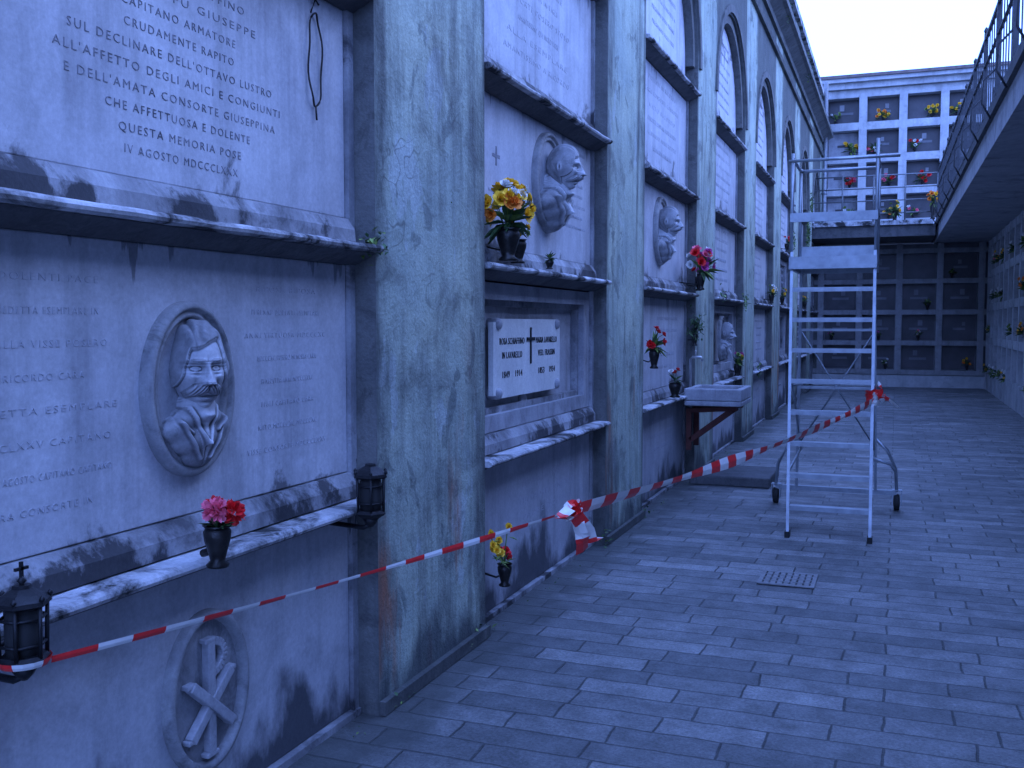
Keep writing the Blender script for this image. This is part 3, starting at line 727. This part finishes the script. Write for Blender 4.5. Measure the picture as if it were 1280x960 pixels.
for z,h in ((4.14,.025),(5.15,.045),(4.80,.018)): m.beam((xe(ystart+.1)+.03,ystart+.1,z),(xe(25.6)+.03,25.6,z),.035,h)
m.obj('bars',IRON2,ra)
m=MB()
xr0,xr1=-2.0,xe(25.6)+.03
for z in (4.25,4.55,4.85,5.15): m.tube([(xr0,25.72,z),(xr1,25.72,z)],.016,0,8)
for i in range(5):
    x=xr0+(xr1-xr0)*i/4; m.tube([(x,25.72,4.05),(x,25.72,5.17)],.02,0,8)
m.obj('end_rails',plain('rail_grey',(.16,.17,.18),.5,.5),ra)

# ------------------------------------------------------------------ end building
eb=empty('columbarium_building')
m=MB()
YL=27.3
m.box(-4.2,5.5,YL+.30,YL+.6,0,3.63,0)
m.box(-4.2,5.5,28.85,33,4.08,8.0,0)
xs=[-1.86+.95*i for i in range(-2,7)]
for x in xs: m.box(x-.075,x+.075,YL,YL+.299,.36,3.63,2)
for z in (.36,1.10,1.88,2.66,3.42): m.box(-4.2,5.5,YL+.012,YL+.298,z-.06+.02,z+.08,2)
m.box(-4.2,5.5,YL-.04,YL+.299,0,.30,1)
xs2=[-1.95+1.0*i for i in range(-2,8)]
YU=28.5
for x in xs2: m.box(x-.10,x+.10,YU,YU+.349,4.10,7.72,1)
zs2=[4.28,5.14,6.0,6.86,7.72]
for z in zs2: m.box(-4.2,5.5,YU+.012,YU+.348,z-.10,z+.10,1)
m.box(-4.2,5.5,YU+.02,YU+.348,4.082,4.179,1)
m.obj('niche_grid',[NICHE2,FRAME,stone('frame_dark',(.27,.27,.28),(.35,.35,.35))],eb)  # lower-storey frames darker than the upper ones
m=MB(); m.box(-4.3,5.6,YU-.12,33.1,7.83,7.98); m.box(-4.4,5.7,YU-.26,33.2,7.982,8.08); m.obj('roof_cornice',FRAME,eb)
m=MB(); m.box(-4.45,5.75,YU-.32,33.25,8.082,8.16); m.obj('roof_edge',TERRA,eb)
m=MB(); m.box(-2.2,xe(25.6)-.002,25.62,28.84,3.68,3.95); m.obj('walkway_slab',DARKST,eb)
m=MB(); m.box(-2.25,xe(25.6)-.06,25.55,28.83,3.952,4.058); m.obj('walkway_edge',LEDGE,eb)
fl=MB(); sl=MB(); rz=random.Random(5)
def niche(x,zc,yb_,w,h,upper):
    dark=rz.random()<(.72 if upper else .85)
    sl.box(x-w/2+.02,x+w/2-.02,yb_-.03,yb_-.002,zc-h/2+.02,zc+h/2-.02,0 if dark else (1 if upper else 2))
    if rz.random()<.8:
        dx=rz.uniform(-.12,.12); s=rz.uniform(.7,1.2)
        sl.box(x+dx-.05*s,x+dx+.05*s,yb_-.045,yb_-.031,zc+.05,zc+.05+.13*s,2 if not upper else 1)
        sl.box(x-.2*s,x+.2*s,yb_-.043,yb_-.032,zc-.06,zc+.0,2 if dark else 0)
    if rz.random()<(.9 if upper else .6):
        cols=rz.choice([[RED,PINK],[YEL,LF2],[WHT,PUR],[RED,WHT],[PINK,WHT],[WHT,LF2],[ORG,YEL],[RED]])
        fx=x+rz.choice([-.2,.18,0,.2]); z0=zc-h/2; s=rz.uniform(.6,1.2)*(1.2 if upper else .7)
        fl.lathe((fx,yb_-.12,z0),vase_prof(.06,.13),8,BRZ)
        for i in range(rz.choice([4,7,10]) if upper else 4):
            rosette(fl,(fx+rz.uniform(-.15,.15)*s,yb_-.14-rz.random()*.08,z0+.19+rz.uniform(-.05,.14)*s),(rz.uniform(-.6,.6),-1,rz.uniform(-.2,.8)),.05*s,rz.choice(cols),rz,2)
        for i in range(14): leaf(fl,(fx+rz.uniform(-.05,.05),yb_-.14,z0+.15),(rz.uniform(-1,1),-rz.random(),rz.uniform(-.3,1)),.2*s,.05,rz.choice([LF,LF,LF2]))
for i in range(len(xs)-1):
    for (a,b) in ((.44,1.06),(1.18,1.84),(1.96,2.62),(2.74,3.38)): niche((xs[i]+xs[i+1])/2,(a+b)/2,YL+.30,.80,b-a,False)
for i in range(len(xs2)-1):
    for a,b in zip(zs2,zs2[1:]): niche((xs2[i]+xs2[i+1])/2,(a+b)/2,YU+.35,.8,.66,True)
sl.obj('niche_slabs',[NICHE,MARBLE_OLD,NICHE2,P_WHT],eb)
fo=fl.obj('niche_flowers',FL,eb,normals=False)
fl=MB()
for y0,y1 in zip(ysr,ysr[1:]):
    if y1<12: continue
    for z0 in (.32,1.28,2.08,2.88):
        if rz.random()<.6:
            fy=(y0+y1)/2+rz.uniform(-.2,.2)
            cols=rz.choice([[WHT],[YEL,WHT],[PINK,WHT],[WHT,LF2],[ORG,YEL]])
            fl.lathe((XR+.10,fy,z0),vase_prof(.06,.14),8,BRZ)
            for i in range(5): rosette(fl,(XR+.06-rz.random()*.1,fy+rz.uniform(-.12,.12),z0+.22+rz.uniform(-.06,.12)),(-1,-.6,.3),.04,rz.choice(cols),rz,2)
            for i in range(18): leaf(fl,(XR+.08,fy,z0+.15),(-rz.random(),rz.uniform(-1,1),rz.uniform(-.3,1)),.2,.05,rz.choice([LF,LF,LF2]))
fl.obj('niche_flowers',FL,te,normals=False)
pf=MB(); bouquet(pf,(-.1,25.68,4.35),.2,8,[YEL,LF2],random.Random(8),.05,40); bouquet(pf,(.74,25.6,4.55),.18,12,[YEL,ORG],random.Random(9),.06,24)
pf.lathe((-.1,25.68,4.06),vase_prof(.1,.22),10,BRZ); pf.lathe((.74,25.66,4.06),vase_prof(.1,.35),10,BRZ); pf.obj('walkway_flower_pots',FL,normals=False)
m=MB(); m.tube([(XF+.09,YEND-.5,0),(XF+.09,YEND-.5,7.9),],.06,0,10)
for z in (1,3,5,7): m.tube([(XF+.09,YEND-.5,z),(XF+.09,YEND-.5,z+.05)],.075,0,10)
m.obj('drain_pipe',plain('pipe_zinc',(.22,.23,.24),.5,.5))

# ------------------------------------------------------------------ step ladder
ld=empty('mobile_platform_ladder'); m=MB()
def lerp(a,b,t): return a+(b-a)*t
FY0,FY1,ZT=7.70,8.22,2.10
def fp(side,z):
    t=z/ZT; x=lerp(-.735,-.785,t) if side<0 else lerp(-.15,-.165,t)
    return Vector((x,lerp(FY0,FY1,t),z))
for s in (-1,1):
    m.beam(fp(s,0.03),fp(s,2.16),.022,.065)
    m.box(fp(s,0).x-.018,fp(s,0).x+.018,FY0-.04,FY0+.04,0,.045,1)
n=8
for i in range(n):
    z=.22+i*.236; a=fp(-1,z); b=fp(1,z)
    m.beam((a.x+.012,a.y+.02,z),(b.x-.012,b.y+.02,z),.10,.022)
    m.beam((a.x+.012,a.y-.028,z-.003),(b.x-.012,b.y-.028,z-.003),.006,.034)
m.box(-.79,-.16,8.17,8.95,2.085,2.115); m.box(-.80,-.15,8.145,8.168,2.03,2.125); m.box(-.80,-.775,8.17,8.97,2.03,2.083); m.box(-.175,-.15,8.17,8.97,2.03,2.083)
m.box(-.79,-.16,8.95,8.972,2.03,2.26)
for x in (-.79,-.16):
    m.tube([(x,8.22,2.1),(x,8.24,2.94 if x<-.5 else 3.02)],.014,0,8); m.tube([(x,8.95,2.1),(x,8.95,2.92)],.014,0,8)
    m.tube([(x,8.23,2.90),(x,8.95,2.90)],.014,0,8); m.tube([(x,8.23,2.50),(x,8.95,2.50)],.012,0,8)
m.tube([(-.79,8.95,2.90),(-.16,8.95,2.90)],.014,0,8); m.tube([(-.79,8.95,2.50),(-.16,8.95,2.50)],.012,0,8)
m.box(-.80,-.15,8.19,8.215,2.40,2.47)
m.tube([(-.82,8.23,2.88),(-.0,8.23,2.88)],.012,0,8)
for x,xb in ((-.77,-.80),(-.18,-.14)):
    m.beam((x,8.92,2.08),(xb,9.15,.16),.022,.05)
for z in (.55,1.05,1.55):
    t=(2.08-z)/1.92; yy=8.92+.23*t; m.beam((-.78,yy,z),(-.16,yy,z),.022,.022)
m.tube([(-.78,9.0,1.55),(-.16,9.1,.55)],.008,0,6); m.tube([(-.16,9.0,1.55),(-.78,9.1,.55)],.008,0,6)
for x in (-.76,-.16):
    m.tube([(x,7.85,.45),(x,9.08,.52)],.011,0,6); m.tube([(x,8.0,1.12),(x,9.02,1.08)],.011,0,6); m.tube([(x,8.05,1.2),(x,9.1,.5)],.009,0,6)
m.beam((-.98,9.15,.15),(.03,9.15,.15),.04,.04)
m.tube([(-.16,9.15,.62),(-.05,9.12,.52),(.02,9.13,.36),(.03,9.14,.16)],.014,0,8); m.tube([(-.78,9.15,.62),(-.88,9.12,.52),(-.96,9.13,.36),(-.98,9.14,.16)],.014,0,8)
for x in (-.98,.03):
    m.lathe((x-.02,9.15,.07),[(.02,-.005),(.065,0),(.07,.01),(.07,.035),(.065,.045),(.02,.05)],16,1,axis='X')
    m.box(x-.035,x-.028,9.11,9.19,.05,.17,0); m.box(x+.038,x+.045,9.11,9.19,.05,.17,0); m.box(x-.035,x+.045,9.11,9.19,.17,.178,0)
m.tube([(-.16,8.3,.55),(-.02,8.35,.50),(.02,8.36,.44)],.012,0,8)
m.obj('frame',[ALU,RUBBER],ld)

# ------------------------------------------------------------------ barrier tape
bt=empty('barrier_tape')
def ribbon(mb,pts,w,tw0,tws,seglen=.105,off=0,sub=.021,phase=0):
    P=[Vector(p) for p in pts]; out=[P[0]]
    for a,b in zip(P,P[1:]):
        k=max(1,int((b-a).length/sub)); out+=[a.lerp(b,i/k) for i in range(1,k+1)]
    s=off; vs=[];n=len(out); S=[]
    for i,p in enumerate(out):
        d=(out[min(i+1,n-1)]-out[max(i-1,0)]).normalized()
        u=Vector((0,0,1)); r=d.cross(u)
        r=r.normalized() if r.length>.05 else Vector((1,0,0)); u=r.cross(d)
        if i: s+=(p-out[i-1]).length
        ang=tw0+tws*(s-off)+.35*math.sin(s*3.1+phase); ww=w*(.75+.25*math.sin(s*5+phase))
        c=u*math.cos(ang)+r*math.sin(ang); cc=r*math.cos(ang)-u*math.sin(ang)
        vs+= [p-c*ww/2,p+cc*ww*.08,p+c*ww/2]; S.append(s)
    for i in range(n-1):
        mi=int(S[i]/seglen+1e-4)%2
        for j in (0,1):
            a=i*3+j; mb.add([vs[a],vs[a+1],vs[a+4],vs[a+3]],[(0,1,2,3)],mi,False)
A=Vector((-1.81,1.74,.825)); K=Vector((-1.229,3.91,.835)); B=Vector((-.15,7.96,1.02))
def sag(a,b,s,n=24): return [a.lerp(b,i/n)-Vector((0,0,4*s*(i/n)*(1-i/n))) for i in range(n+1)]
m=MB()
ribbon(m,sag(A,K,.015),.022,.15,.12,.10)
ribbon(m,sag(K,B,.05,40),.066,.25,.0,.11)
pts=[(-1.84+.056*math.cos(q),1.69+.056*math.sin(q),.835) for q in [2*math.pi*i/16 for i in range(17)]]
ribbon(m,pts,.02,.1,0,.09,phase=1)
rk=random.Random(2)
for t in range(4):
    a=rk.uniform(0,6); pts=[K+Vector((.02*math.cos(q+a),.035*math.cos(q),.028*math.sin(q+a*.3))) for q in [2*math.pi*i/10 for i in range(11)]]
    ribbon(m,pts,.035,a,3,.06,phase=t)
ribbon(m,[K,K+Vector((.01,.03,-.04)),K+Vector((.03,.09,-.10)),K+Vector((.03,.13,-.16)),K+Vector((.03,.22,-.15))],.075,.5,3,.09)
ribbon(m,[K,K+Vector((.01,-.07,.02)),K+Vector((.0,-.18,.0)),K+Vector((-.01,-.10,-.02)),K],.05,.7,3,.09,.05)
ribbon(m,[K,K+Vector((.0,.05,-.05)),K+Vector((.02,.07,-.13)),K+Vector((.0,.12,-.20))],.07,1.1,-2,.09,.03)
for t in range(3):
    pts=[(-.155+.045*math.cos(q),7.97+.06*math.sin(q),1.02+.03*t+.01*math.sin(q*2)) for q in [2*math.pi*i/12 for i in range(13)]]
    ribbon(m,pts,.05,.2*t,0,.08,phase=t)
T=Vector((-.12,7.93,1.05))
ribbon(m,[T,T+Vector((.03,-.02,.07)),T+Vector((.0,-.02,.12)),T+Vector((-.03,-.01,.05)),T],.05,.6,3,.08)
ribbon(m,[T,T+Vector((.08,-.02,-.01)),T+Vector((.15,-.02,-.07))],.05,.6,3,.08)
ribbon(m,[T,T+Vector((.05,-.02,.03)),T+Vector((.07,-.02,.0)),T+Vector((.02,0,-.02))],.05,1.6,3,.08)
m.obj('tape',[TRED,TWHITE],bt,normals=False)

# ------------------------------------------------------------------ world & light (blue overcast dusk)
w=bpy.data.worlds.new('World'); scene.world=w; w.use_nodes=True
nt=w.node_tree; bg=nt.nodes['Background']
sky=nt.nodes.new('ShaderNodeTexSky'); sky.sky_type='NISHITA'; sky.sun_disc=False
EL,AZ=38,60
sky.sun_elevation=R(EL); sky.sun_rotation=R(AZ); sky.dust_density=1.0; sky.ozone_density=3.0
cl=mix(nt,.86,sky.outputs[0],(7.5,13.4,39.))
nt.links.new(cl,bg.inputs['Color']); bg.inputs['Strength'].default_value=.147
sd=bpy.data.lights.new('sun','SUN'); sd.energy=.5; sd.angle=R(30); sd.color=(.72,.84,1)
so=bpy.data.objects.new('sun',sd); scene.collection.objects.link(so)
dv=Vector((math.sin(R(AZ))*math.cos(R(EL)),math.cos(R(AZ))*math.cos(R(EL)),math.sin(R(EL))))
so.rotation_euler=(-dv).to_track_quat('-Z','Y').to_euler()
# ------------------------------------------------------------------ camera
cd=bpy.data.cameras.new('camera'); cam=bpy.data.objects.new('camera',cd); scene.collection.objects.link(cam)
cam.location=(0,0,1.6); cam.rotation_euler=(R(90-3.43),0,R(21.0)); cd.sensor_width=36; cd.lens=35.16; cd.clip_end=1000; cd.clip_start=.02
scene.camera=cam
scene.view_settings.view_transform='Standard'; scene.view_settings.look='None'; scene.view_settings.exposure=0
